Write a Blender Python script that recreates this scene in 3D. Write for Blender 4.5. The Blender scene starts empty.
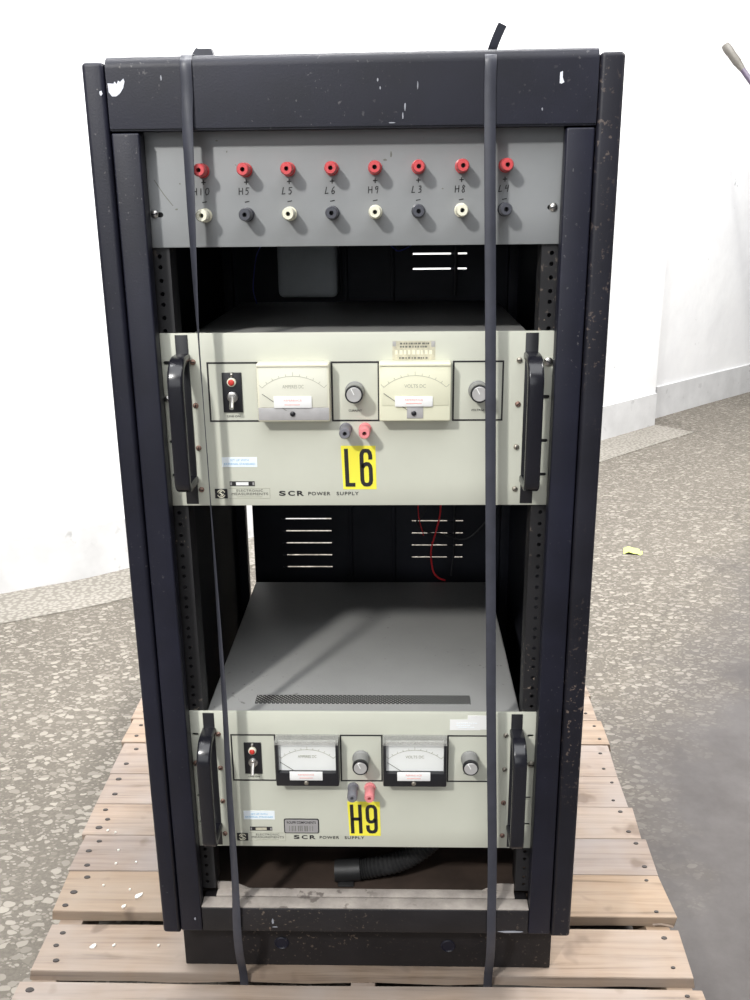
import bpy, bmesh, math, random
from mathutils import Vector, Matrix
random.seed(7)
PI = math.pi
C = bpy.context.scene.collection

# ------------------------------------------------------------------ materials
def _mat(name):
    m = bpy.data.materials.new(name); m.use_nodes = True
    nt = m.node_tree
    return m, nt, nt.nodes['Principled BSDF']
def N(nt, t, **kw):
    n = nt.nodes.new(t)
    for k, v in kw.items():
        if k in n.inputs: n.inputs[k].default_value = v
        else: setattr(n, k, v)
    return n
def coords(nt, scale=(1, 1, 1), kind='Object', rot=(0, 0, 0)):
    tc = N(nt, 'ShaderNodeTexCoord'); mp = N(nt, 'ShaderNodeMapping')
    mp.inputs['Scale'].default_value = scale; mp.inputs['Rotation'].default_value = rot
    nt.links.new(tc.outputs[kind], mp.inputs['Vector'])
    return mp.outputs['Vector']
def ramp(nt, fac, stops):
    r = N(nt, 'ShaderNodeValToRGB')
    e = r.color_ramp.elements
    while len(e) < len(stops): e.new(0.5)
    for q, (p, c) in zip(e, stops):
        q.position = p; q.color = tuple(c) + (1,) if len(c) == 3 else c
    nt.links.new(fac, r.inputs['Fac'])
    return r.outputs['Color']
def mix(nt, fac, a, b, mode='MIX'):
    m = N(nt, 'ShaderNodeMix', data_type='RGBA', blend_type=mode)
    for sock, v in ((m.inputs[0], fac), (m.inputs[6], a), (m.inputs[7], b)):
        if hasattr(v, 'is_linked'): nt.links.new(v, sock)
        elif isinstance(v, (int, float)): sock.default_value = v
        else: sock.default_value = tuple(v) + (1,)
    return m.outputs[2]
def noise(nt, vec, scale, detail=4, rough=.6, dist=0):
    n = N(nt, 'ShaderNodeTexNoise'); n.inputs['Scale'].default_value = scale
    n.inputs['Detail'].default_value = detail; n.inputs['Roughness'].default_value = rough
    n.inputs['Distortion'].default_value = dist
    nt.links.new(vec, n.inputs['Vector'])
    return n.outputs['Fac']
BW = ((0, 0, 0), (1, 1, 1))
def paint(name, col, rough=.5, metal=0., var=.12, scale=14, speck=None, speck_at=.68, speck_scale=60, bump=0., spec=.5):
    m, nt, b = _mat(name)
    v = coords(nt)
    n1 = noise(nt, v, scale)
    lo = [c * (1 - var) for c in col]; hi = [min(1, c * (1 + var)) for c in col]
    c = ramp(nt, n1, [(.3, lo), (.7, hi)])
    if speck:
        n2 = noise(nt, v, speck_scale, 3, .55)
        f = ramp(nt, n2, [(speck_at, BW[0]), (speck_at + .05, BW[1])])
        n3 = noise(nt, v, 5, 2)
        f3 = ramp(nt, n3, [(.45, BW[0]), (.65, BW[1])])
        f = mix(nt, 1.0, f, f3, 'MULTIPLY')
        c = mix(nt, f, c, speck)
    nt.links.new(c, b.inputs['Base Color'])
    b.inputs['Roughness'].default_value = rough; b.inputs['Metallic'].default_value = metal
    b.inputs['Specular IOR Level'].default_value = spec
    if bump:
        bp = N(nt, 'ShaderNodeBump'); bp.inputs['Strength'].default_value = bump; bp.inputs['Distance'].default_value = .001
        nt.links.new(noise(nt, v, 400, 2), bp.inputs['Height']); nt.links.new(bp.outputs['Normal'], b.inputs['Normal'])
    return m

M = {}
M['rack'] = paint('rack_black_paint', (.0085, .0090, .0180), .46, var=.3, scale=9, speck=(.10, .095, .10), speck_at=.66, speck_scale=190, bump=.15, spec=.35)
M['rack_side'] = paint('rack_black_paint_chipped', (.0105, .0105, .0165), .48, var=.3, scale=9, speck=(.13, .10, .085), speck_at=.61, speck_scale=170, bump=.15, spec=.33)
M['rack_low'] = paint('rack_black_paint_worn', (.0150, .0135, .0150), .5, var=.35, scale=9, speck=(.13, .10, .08), speck_at=.63, speck_scale=190, bump=.15, spec=.32)
M['rack_in'] = paint('rack_inner_black', (.018, .019, .026), .55, var=.3, scale=9, spec=.25)
M['rail'] = paint('rail_black_worn', (.0115, .011, .0125), .55, var=.3, scale=20, speck=(.25, .20, .16), speck_at=.62, speck_scale=120)
M['chip'] = paint('bare_white_primer', (.75, .77, .85), .6, var=.05)
M['scuff'] = paint('scuff_grey', (.30, .31, .35), .6, var=.2)
M['dust'] = paint('dusty_sill_metal', (.33, .295, .265), .75, var=.25, scale=30, speck=(.12, .10, .09), speck_at=.6, speck_scale=50)
M['blue_panel'] = paint('blue_grey_panel_paint', (.245, .253, .258), .55, var=.06, scale=12, speck=(.12, .12, .12), speck_at=.72, speck_scale=70)
M['cream'] = paint('cream_grey_panel_paint', (.565, .572, .490), .5, var=.03, scale=10, speck=(.42, .40, .31), speck_at=.72, speck_scale=40)
M['chassis'] = paint('grey_chassis_paint', (.33, .33, .322), .5, var=.06, scale=8, speck=(.17, .165, .16), speck_at=.66, speck_scale=120, bump=.3)
M['black'] = paint('black_plastic', (.013, .013, .016), .35, var=.1)
M['lip'] = None
M['line'] = paint('black_print', (.016, .015, .017), .6, var=.05)
M['print'] = paint('grey_print', (.14, .14, .12), .6, var=.05)
M['faint'] = paint('faint_print', (.36, .36, .29), .6, var=.05)
M['handle'] = paint('handle_black_enamel', (.009, .009, .013), .24, var=.15, scale=30, speck=(.3, .3, .33), speck_at=.76, speck_scale=90, spec=.5)
M['red_post'] = paint('red_plastic', (.54, .060, .066), .35, var=.05)
M['pink_post'] = paint('faded_pink_plastic', (.72, .24, .25), .45, var=.06)
M['ivory'] = paint('ivory_plastic', (.74, .72, .58), .4, var=.04)
M['dark_post'] = paint('black_grey_plastic', (.055, .057, .07), .32, var=.1)
M['grey_post'] = paint('faded_grey_plastic', (.17, .17, .19), .45, var=.1)
M['steel'] = paint('bright_steel', (.62, .60, .57), .28, metal=1., var=.05)
M['knob'] = paint('grey_knob_plastic', (.24, .24, .235), .4, var=.08)
M['alu'] = paint('spun_aluminium', (.52, .51, .50), .35, metal=.35, var=.04)
M['rust_screw'] = paint('rusty_screw', (.30, .19, .15), .5, metal=.6, var=.3, scale=200)
M['screw'] = paint('dull_screw', (.36, .33, .28), .4, metal=.8, var=.2, scale=200)
M['yellow'] = paint('yellow_sticker', (.93, .84, .07), .5, var=.02)
M['white'] = paint('white_sticker', (.84, .84, .83), .5, var=.02)
M['bluewhite'] = paint('pale_blue_sticker', (.82, .88, .92), .5, var=.02)
M['red_ink'] = paint('red_ink', (.80, .36, .33), .6, var=.02)
M['blue_ink'] = paint('blue_ink', (.22, .46, .68), .6, var=.02)
M['lamp_red'] = paint('red_lamp_lens', (.55, .04, .03), .2, var=.05)
M['dial_cream'] = paint('yellowed_dial', (.74, .73, .56), .5, var=.04)
M['dial_pale'] = paint('pale_cream_dial', (.72, .715, .61), .5, var=.03)
M['dial_white'] = paint('white_dial', (.80, .81, .79), .5, var=.03)
M['tag_alu'] = paint('grey_metal_tag', (.33, .32, .32), .45, var=.08, scale=60)
M['tag_tan'] = paint('tan_foil_tag', (.52, .49, .38), .45, var=.2, scale=150)
M['window_grey'] = paint('grey_translucent_plastic', (.40, .39, .39), .3, var=.08, scale=60)
M['strap'] = paint('black_strap', (.042, .044, .058), .42, var=.15, scale=40, spec=.5)
M['wood_core'] = None
M['red_wire'] = paint('red_wire', (.70, .03, .04), .4, var=.05)
M['black_wire'] = paint('black_wire', (.012, .012, .014), .45, var=.05)
M['blue_wire'] = paint('blue_wire', (.08, .10, .42), .4, var=.05)
M['hose'] = paint('black_rubber_hose', (.022, .022, .023), .5, var=.2)
M['hose_end'] = paint('grey_hose_sleeve', (.018, .018, .019), .5, var=.2, scale=40)
M['box_grey'] = paint('grey_box_paint', (.55, .58, .60), .6, var=.08)
M['base_brown'] = paint('rusty_base_plate', (.050, .034, .026), .7, var=.4, scale=12)
M['pole'] = paint('grey_violet_pole', (.08, .06, .095), .5, metal=.0, var=.1)
M['pole_end'] = paint('dull_brass_fitting', (.12, .11, .095), .5, metal=.0, var=.2, scale=60)
M['paper'] = paint('yellow_green_paper', (.62, .72, .18), .7, var=.05)
M['flake'] = paint('white_flake', (.85, .83, .78), .7, var=.05)

def vent_mat():
    m, nt, b = _mat('perforated_grey_sheet')
    v = coords(nt, rot=(0, 0, PI / 4))
    vo = N(nt, 'ShaderNodeTexVoronoi', feature='F1'); vo.inputs['Scale'].default_value = 230; vo.inputs['Randomness'].default_value = 0
    vo.voronoi_dimensions = '2D'
    nt.links.new(v, vo.inputs['Vector'])
    c = ramp(nt, vo.outputs['Distance'], [(.47, (.008, .008, .008)), (.52, (.46, .46, .44))])
    nt.links.new(c, b.inputs['Base Color']); b.inputs['Roughness'].default_value = .5
    return m
M['vent'] = vent_mat()
def lip_mat():
    m, nt, b = _mat('cloudy_clear_plastic')
    b.inputs['Base Color'].default_value = (.50, .50, .47, 1); b.inputs['Roughness'].default_value = .15
    tr = N(nt, 'ShaderNodeBsdfTransparent'); mx = N(nt, 'ShaderNodeMixShader')
    f = ramp(nt, noise(nt, coords(nt), 60, 2), [(.3, (.30, .30, .30)), (.7, (.42, .42, .42))])
    nt.links.new(f, mx.inputs[0]); nt.links.new(tr.outputs[0], mx.inputs[1]); nt.links.new(b.outputs[0], mx.inputs[2])
    nt.links.new(mx.outputs[0], nt.nodes['Material Output'].inputs['Surface'])
    return m


M['lip'] = lip_mat()
def wood_mat():
    m, nt, b = _mat('weathered_pine')
    oi = N(nt, 'ShaderNodeObjectInfo')
    v0 = coords(nt, (1, 1, 1))
    off = N(nt, 'ShaderNodeVectorMath', operation='ADD')
    cmb = N(nt, 'ShaderNodeCombineXYZ')
    mu = N(nt, 'ShaderNodeMath', operation='MULTIPLY'); mu.inputs[1].default_value = 37.
    nt.links.new(oi.outputs['Random'], mu.inputs[0])
    nt.links.new(mu.outputs[0], cmb.inputs['X']); nt.links.new(mu.outputs[0], cmb.inputs['Y'])
    nt.links.new(v0, off.inputs[0]); nt.links.new(cmb.outputs[0], off.inputs[1])
    mp = N(nt, 'ShaderNodeMapping'); mp.inputs['Scale'].default_value = (1.6, 34, 34)
    nt.links.new(off.outputs[0], mp.inputs['Vector'])
    grain = noise(nt, mp.outputs['Vector'], 2.2, 6, .62, .6)
    c1 = ramp(nt, grain, [(.28, (.125, .092, .069)), (.45, (.258, .200, .156)), (.6, (.308, .244, .195)), (.8, (.375, .306, .250))])
    blot = noise(nt, off.outputs[0], 6, 3)
    fb = ramp(nt, blot, [(.40, BW[0]), (.70, (.7, .7, .7))])
    c2 = mix(nt, fb, c1, (.315, .285, .268))
    tone = ramp(nt, oi.outputs['Random'], [(0, (.86, .86, .89)), (.5, (1, .97, .94)), (1, (1, .91, .78))])
    c3 = mix(nt, 1.0, c2, tone, 'MULTIPLY')
    knots = noise(nt, off.outputs[0], 17, 2, .4)
    fk = ramp(nt, knots, [(.66, BW[0]), (.75, (.65, .65, .65))])
    c4 = mix(nt, fk, c3, (.13, .092, .07))
    nt.links.new(c4, b.inputs['Base Color']); b.inputs['Roughness'].default_value = .8
    bp = N(nt, 'ShaderNodeBump'); bp.inputs['Strength'].default_value = .25; bp.inputs['Distance'].default_value = .002
    nt.links.new(grain, bp.inputs['Height']); nt.links.new(bp.outputs['Normal'], b.inputs['Normal'])
    return m
M['wood'] = wood_mat()
M['nail'] = paint('dark_nail', (.035, .028, .026), .6, var=.2)

def floor_mat():
    m, nt, b = _mat('exposed_aggregate_concrete')
    v = coords(nt)
    dn = N(nt, 'ShaderNodeTexNoise'); dn.inputs['Scale'].default_value = 30; dn.inputs['Detail'].default_value = 2
    nt.links.new(v, dn.inputs['Vector'])
    ad = N(nt, 'ShaderNodeVectorMath', operation='MULTIPLY_ADD')
    nt.links.new(dn.outputs['Color'], ad.inputs[0]); ad.inputs[1].default_value = (.022, .022, 0)
    nt.links.new(v, ad.inputs[2])
    def stones(scale, keep, size, rot):
        mp = N(nt, 'ShaderNodeMapping'); mp.inputs['Scale'].default_value = (1, 1.5, 1); mp.inputs['Rotation'].default_value = (0, 0, rot)
        nt.links.new(ad.outputs[0], mp.inputs['Vector'])
        vo = N(nt, 'ShaderNodeTexVoronoi', feature='F1', voronoi_dimensions='2D'); vo.inputs['Scale'].default_value = scale
        nt.links.new(mp.outputs['Vector'], vo.inputs['Vector'])
        sp = N(nt, 'ShaderNodeSeparateColor'); nt.links.new(vo.outputs['Color'], sp.inputs['Color'])
        rad = ramp(nt, sp.outputs['Red'], [(1 - keep, BW[0]), (min(1, 1 - keep + .3), (1, 1, 1))])
        th = N(nt, 'ShaderNodeMath', operation='MULTIPLY'); nt.links.new(rad, th.inputs[0]); th.inputs[1].default_value = size
        sb = N(nt, 'ShaderNodeMath', operation='SUBTRACT'); nt.links.new(th.outputs[0], sb.inputs[0]); nt.links.new(vo.outputs['Distance'], sb.inputs[1])
        f = ramp(nt, sb.outputs[0], [(.0, BW[0]), (.06, BW[1])])
        return f, sp.outputs['Green']
    f1, g1 = stones(40, .60, .45, .5)
    f2, g2 = stones(95, .6, .45, 2.0)
    big = noise(nt, v, 1.1, 4)
    base = ramp(nt, big, [(.3, (0.103, 0.091, 0.074)), (.7, (0.143, 0.127, 0.105))])
    fine = noise(nt, v, 160, 2)
    base = mix(nt, .25, base, ramp(nt, fine, [(.3, (0.066, 0.058, 0.050)), (.7, (0.211, 0.191, 0.166))]))
    s1 = ramp(nt, g1, [(0, (0.150, 0.134, 0.112)), (.5, (0.236, 0.215, 0.184)), (1, (0.302, 0.277, 0.238))])
    s2 = ramp(nt, g2, [(0, (0.146, 0.130, 0.108)), (.5, (0.216, 0.195, 0.166)), (1, (0.266, 0.244, 0.211))])
    agg = mix(nt, f2, base, s2); agg = mix(nt, f1, agg, s1)
    # smooth trowelled, greyer patch to the right of the pallet
    sx = N(nt, 'ShaderNodeSeparateXYZ'); nt.links.new(v, sx.inputs[0])
    a = N(nt, 'ShaderNodeMath', operation='MULTIPLY'); nt.links.new(sx.outputs['Y'], a.inputs[0]); a.inputs[1].default_value = -.62
    d = N(nt, 'ShaderNodeMath', operation='ADD'); nt.links.new(sx.outputs['X'], d.inputs[0]); nt.links.new(a.outputs[0], d.inputs[1])
    e = N(nt, 'ShaderNodeMath', operation='MULTIPLY_ADD'); nt.links.new(noise(nt, v, 2.5, 5, .7), e.inputs[0]); e.inputs[1].default_value = .9; nt.links.new(d.outputs[0], e.inputs[2])
    fs = ramp(nt, e.outputs[0], [(.30, BW[0]), (.80, BW[1])])
    sm = ramp(nt, noise(nt, v, 4, 7, .72), [(.3, (.068, .061, .059)), (.7, (.108, .100, .098))])
    c = mix(nt, fs, agg, sm)
    # hairline cracks
    cv = N(nt, 'ShaderNodeTexVoronoi', feature='DISTANCE_TO_EDGE', voronoi_dimensions='2D'); cv.inputs['Scale'].default_value = .55
    ad2 = N(nt, 'ShaderNodeVectorMath', operation='MULTIPLY_ADD'); dn2 = N(nt, 'ShaderNodeTexNoise'); dn2.inputs['Scale'].default_value = 3
    nt.links.new(v, dn2.inputs['Vector']); nt.links.new(dn2.outputs['Color'], ad2.inputs[0]); ad2.inputs[1].default_value = (.25, .25, 0); nt.links.new(v, ad2.inputs[2])
    nt.links.new(ad2.outputs[0], cv.inputs['Vector'])
    fc = ramp(nt, cv.outputs['Distance'], [(.003, (.30, .30, .30)), (.009, (0, 0, 0))])
    c = mix(nt, fc, c, (0.070, 0.062, 0.054))
    nt.links.new(c, b.inputs['Base Color']); b.inputs['Roughness'].default_value = .75; b.inputs['Specular IOR Level'].default_value = .3
    return m
M['floor'] = floor_mat()
def wall_mat():
    m, nt, b = _mat('whitewashed_wall')
    v = coords(nt)
    n1 = noise(nt, v, 1.6, 5, .7)
    c = ramp(nt, n1, [(.35, (.80, .80, .81)), (.65, (.88, .88, .88))])
    n2 = noise(nt, v, 9, 4, .7)
    f = ramp(nt, n2, [(.70, BW[0]), (.74, (.5, .5, .5))])
    c = mix(nt, f, c, (.26, .27, .29))
    nt.links.new(c, b.inputs['Base Color']); b.inputs['Roughness'].default_value = .7
    bp = N(nt, 'ShaderNodeBump'); bp.inputs['Strength'].default_value = .4; bp.inputs['Distance'].default_value = .02
    nt.links.new(noise(nt, v, 2.5, 4), bp.inputs['Height']); nt.links.new(bp.outputs['Normal'], b.inputs['Normal'])
    return m
M['wall'] = wall_mat()
M['skirt'] = paint('white_skirting', (.60, .60, .605), .7, var=.1, scale=6, speck=(.42, .42, .42), speck_at=.62, speck_scale=14)

# ------------------------------------------------------------------ mesh helpers
def box(bm, x0, x1, y0, y1, z0, z1, bev=0., seg=2):
    r = bmesh.ops.create_cube(bm, size=1)
    vs = r['verts']
    for v in vs:
        v.co = Vector(((x0 + x1) / 2 + v.co.x * (x1 - x0), (y0 + y1) / 2 + v.co.y * (y1 - y0), (z0 + z1) / 2 + v.co.z * (z1 - z0)))
    if bev:
        es = list({e for v in vs for e in v.link_edges})
        bmesh.ops.bevel(bm, geom=es, offset=bev, segments=seg, affect='EDGES', profile=.5)
def bm_new(): return bmesh.new()
def lathe(bm, prof, cx, cz, y0=0., n=24, axis='Y'):
    """profile of (radius, out) swept round an axis that points towards the viewer (-Y)"""
    rings = []
    for r, o in prof:
        ring = []
        for k in range(n):
            a = 2 * PI * k / n
            ring.append(bm.verts.new((cx + r * math.cos(a), y0 - o, cz + r * math.sin(a))))
        rings.append(ring)
    for a, b in zip(rings, rings[1:]):
        for k in range(n):
            bm.faces.new((a[k], a[(k + 1) % n], b[(k + 1) % n], b[k]))
    bm.faces.new(rings[0][::-1]); bm.faces.new(rings[-1])
def frames(pts, up=None):
    out = []
    prev = None
    for i, p in enumerate(pts):
        t = (pts[min(i + 1, len(pts) - 1)] - pts[max(i - 1, 0)]).normalized()
        if prev is None:
            ref = Vector(up) if up else (Vector((0, 0, 1)) if abs(t.z) < .9 else Vector((1, 0, 0)))
        else: ref = prev
        n = (ref - t * ref.dot(t)).normalized()
        prev = n
        out.append((p, n, t.cross(n)))
    return out
def sweep(bm, pts, prof, up=None, twist=None, closed_ends=True):
    """profile: list of 2D (along n, along b)"""
    pts = [Vector(p) for p in pts]
    rings = []
    for i, (p, n, b) in enumerate(frames(pts, up)):
        a = twist[i] if twist else 0
        c, s = math.cos(a), math.sin(a)
        rings.append([bm.verts.new(p + n * (u * c - w * s) + b * (u * s + w * c)) for u, w in prof])
    k = len(prof)
    for A, B in zip(rings, rings[1:]):
        for j in range(k): bm.faces.new((A[j], A[(j + 1) % k], B[(j + 1) % k], B[j]))
    if closed_ends: bm.faces.new(rings[0][::-1]); bm.faces.new(rings[-1])
def circ(r, n=10): return [(r * math.cos(2 * PI * k / n), r * math.sin(2 * PI * k / n)) for k in range(n)]
def rrect(w, h, r, n=3):
    out = []
    for cx, cy, a0 in ((w / 2 - r, h / 2 - r, 0), (-w / 2 + r, h / 2 - r, 90), (-w / 2 + r, -h / 2 + r, 180), (w / 2 - r, -h / 2 + r, 270)):
        for k in range(n + 1):
            a = math.radians(a0 + 90 * k / n); out.append((cx + r * math.cos(a), cy + r * math.sin(a)))
    return out
def smooth_path(pts, sub=8):
    """Catmull-Rom through points"""
    P = [Vector(p) for p in pts]; P = [P[0] * 2 - P[1]] + P + [P[-1] * 2 - P[-2]]
    out = []
    for i in range(1, len(P) - 2):
        for k in range(sub):
            t = k / sub; a, b, c, d = P[i - 1:i + 3]
            out.append(.5 * ((2 * b) + (c - a) * t + (2 * a - 5 * b + 4 * c - d) * t * t + (3 * b - a - 3 * c + d) * t ** 3))
    out.append(P[-2])
    return out
def prism(bm, poly, y0, y1):
    """polygon in x,z extruded along y"""
    A = [bm.verts.new((x, y0, z)) for x, z in poly]; B = [bm.verts.new((x, y1, z)) for x, z in poly]
    n = len(poly)
    bm.faces.new(A); bm.faces.new(B[::-1])
    for k in range(n): bm.faces.new((A[(k + 1) % n], A[k], B[k], B[(k + 1) % n]))
def ribbon(bm, pts, w, y0, y1):
    """flat stroke of width w along a polyline in x,z"""
    L = []; R = []
    P = [Vector(p) for p in pts]
    for i, p in enumerate(P):
        if i == 0: d = (P[1] - P[0]).normalized(); k = 1
        elif i == len(P) - 1: d = (P[-1] - P[-2]).normalized(); k = 1
        else:
            a = (P[i] - P[i - 1]).normalized(); b = (P[i + 1] - P[i]).normalized()
            d = (a + b).normalized(); k = min(2, 1 / max(.4, math.sqrt(max(0.01, (1 + a.dot(b)) / 2))))
        nrm = Vector((-d.y, d.x)) * (w / 2 * k)
        L.append(p + nrm); R.append(p - nrm)
    rings = [[bm.verts.new((q.x, y, q.y)) for q, y in ((l, y0), (l, y1), (r, y1), (r, y0))] for l, r in zip(L, R)]
    for A, B in zip(rings, rings[1:]):
        for j in range(4): bm.faces.new((A[j], A[(j + 1) % 4], B[(j + 1) % 4], B[j]))
    bm.faces.new(rings[0][::-1]); bm.faces.new(rings[-1])
def finish(me, ang=35):
    bm = bmesh.new(); bm.from_mesh(me)
    bmesh.ops.recalc_face_normals(bm, faces=bm.faces)
    for f in bm.faces: f.smooth = True
    for e in bm.edges:
        e.smooth = not (len(e.link_faces) == 2 and e.calc_face_angle(0) > math.radians(ang)) and len(e.link_faces) == 2
    bm.to_mesh(me); bm.free()
def obj(name, bm, mat, parent=None, loc=(0, 0, 0), label=None, ang=35):
    me = bpy.data.meshes.new(name)
    bm.to_mesh(me); bm.free(); finish(me, ang)
    me.materials.append(M[mat])
    o = bpy.data.objects.new(name, me); C.objects.link(o); o.location = loc
    if parent: o.parent = parent
    if label: o['label'] = label
    return o
def thing(name, label, cat, loc=(0, 0, 0), group=None):
    o = bpy.data.objects.new(name, None); C.objects.link(o); o.location = loc; o.empty_display_size = .05
    o['label'] = label; o['category'] = cat
    if group: o['group'] = group
    return o
def tag(o, label, cat, group=None):
    o['label'] = label; o['category'] = cat
    if group: o['group'] = group
    return o
def struct(o): o['kind'] = 'structure'; return o
def cut(o, cutter_bm):
    """boolean-cut holes, baked into the mesh"""
    me = bpy.data.meshes.new('cut'); cutter_bm.to_mesh(me); cutter_bm.free()
    bm = bmesh.new(); bm.from_mesh(me); bmesh.ops.recalc_face_normals(bm, faces=bm.faces); bm.to_mesh(me); bm.free()
    c = bpy.data.objects.new('cut', me); C.objects.link(c)
    if o.parent: c.parent = o.parent
    c.location = o.location
    md = o.modifiers.new('b', 'BOOLEAN'); md.object = c; md.operation = 'DIFFERENCE'; md.solver = 'EXACT'
    dg = bpy.context.evaluated_depsgraph_get(); dg.update()
    new = bpy.data.meshes.new_from_object(o.evaluated_get(dg))
    o.modifiers.clear(); old = o.data; nm = old.name; o.data = new; bpy.data.meshes.remove(old); new.name = nm
    bpy.data.objects.remove(c); bpy.data.meshes.remove(me)
    finish(o.data)
def text(name, s, x, z, h, mat, parent, width=None, y=-.0003, bold=0., align='LEFT', shear=0., spacing=1., label=None, thick=.0002):
    cu = bpy.data.curves.new(name, 'FONT'); cu.body = s; cu.size = 1; cu.extrude = .01; cu.offset = bold; cu.shear = shear
    cu.space_character = spacing
    t = bpy.data.objects.new(name, cu); C.objects.link(t)
    dg = bpy.context.evaluated_depsgraph_get(); dg.update()
    me = bpy.data.meshes.new_from_object(t.evaluated_get(dg))
    bpy.data.objects.remove(t); bpy.data.curves.remove(cu)
    xs = [v.co.x for v in me.vertices]; ys = [v.co.y for v in me.vertices]
    w0, h0 = max(xs) - min(xs), max(ys) - min(ys)
    sy = h / h0; sx = (width / w0) if width else sy
    wd = w0 * sx; ox = {'LEFT': 0, 'CENTER': -wd / 2, 'RIGHT': -wd}[align]
    for v in me.vertices:
        v.co = Vector((x + ox + (v.co.x - min(xs)) * sx, y - thick * (.5 + v.co.z / .02), z + (v.co.y - min(ys)) * sy))
    me.materials.clear(); me.materials.append(M[mat])
    o = bpy.data.objects.new(name, me); C.objects.link(o); me.name = name
    if parent: o.parent = parent
    if label: o['label'] = label
    return o

# ------------------------------------------------------------------ levels
Z_PALLET = -.467
Z_FLOOR = -.600

# ------------------------------------------------------------------ setting
bm = bm_new(); box(bm, -7, 9, -5, 12, Z_FLOOR - .1, Z_FLOOR)
struct(obj('floor', bm, 'floor'))
WALL = smooth_path([(-4.2, .30, 0), (-2.4, 1.20, 0), (-1.33, 1.815, 0), (-.94, 2.065, 0), (.1, 2.95, 0), (1.12, 3.935, 0), (1.56, 4.36, 0)], 10)
def wall_strip(name, pts, z0, z1, thick, mat):
    bm = bm_new()
    P = [Vector((p[0], p[1])) for p in pts]
    rings = []
    for i, p in enumerate(P):
        d = (P[min(i + 1, len(P) - 1)] - P[max(i - 1, 0)]).normalized(); n = Vector((-d.y, d.x))
        q = p + n * thick
        rings.append([bm.verts.new((p.x, p.y, z0)), bm.verts.new((q.x, q.y, z0)), bm.verts.new((q.x, q.y, z1)), bm.verts.new((p.x, p.y, z1))])
    for A, B in zip(rings, rings[1:]):
        for j in range(4): bm.faces.new((A[j], A[(j + 1) % 4], B[(j + 1) % 4], B[j]))
    bm.faces.new(rings[0]); bm.faces.new(rings[-1][::-1])
    return struct(obj(name, bm, mat, ang=20))
wall_strip('wall_back', WALL, Z_FLOOR, 4.5, .2, 'wall')
wall_strip('wall_right', [(1.612, 4.55), (2.05, 4.98), (4.5, 7.3), (7.5, 10.0)], Z_FLOOR, 4.5, .2, 'wall')
wall_strip('baseboard_back', WALL, Z_FLOOR, Z_FLOOR + .195, -.012, 'skirt')
wall_strip('baseboard_right', [(1.612, 4.55), (2.05, 4.98), (4.5, 7.3), (7.5, 10.0)], Z_FLOOR, Z_FLOOR + .195, -.012, 'skirt')
# thin strip along the wall foot, coloured paler than the floor
M['floor_strip'] = None
def floor_strip_mat():
    m, nt, b = _mat('pale_floor_strip'); v = coords(nt)
    vo = N(nt, 'ShaderNodeTexVoronoi', feature='F1', voronoi_dimensions='2D'); vo.inputs['Scale'].default_value = 60
    nt.links.new(v, vo.inputs['Vector'])
    c = ramp(nt, vo.outputs['Distance'], [(.25, (.33, .31, .275)), (.5, (.17, .155, .132))])
    c = mix(nt, .4, c, ramp(nt, noise(nt, v, 4, 4), [(.3, (.19, .175, .15)), (.7, (.28, .26, .228))]))
    nt.links.new(c, b.inputs['Base Color']); b.inputs['Roughness'].default_value = .8
    return m
M['floor_strip'] = floor_strip_mat()
wall_strip('trim_1', [p for p in WALL], Z_FLOOR, Z_FLOOR + .004, -.270, 'floor_strip')

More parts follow.
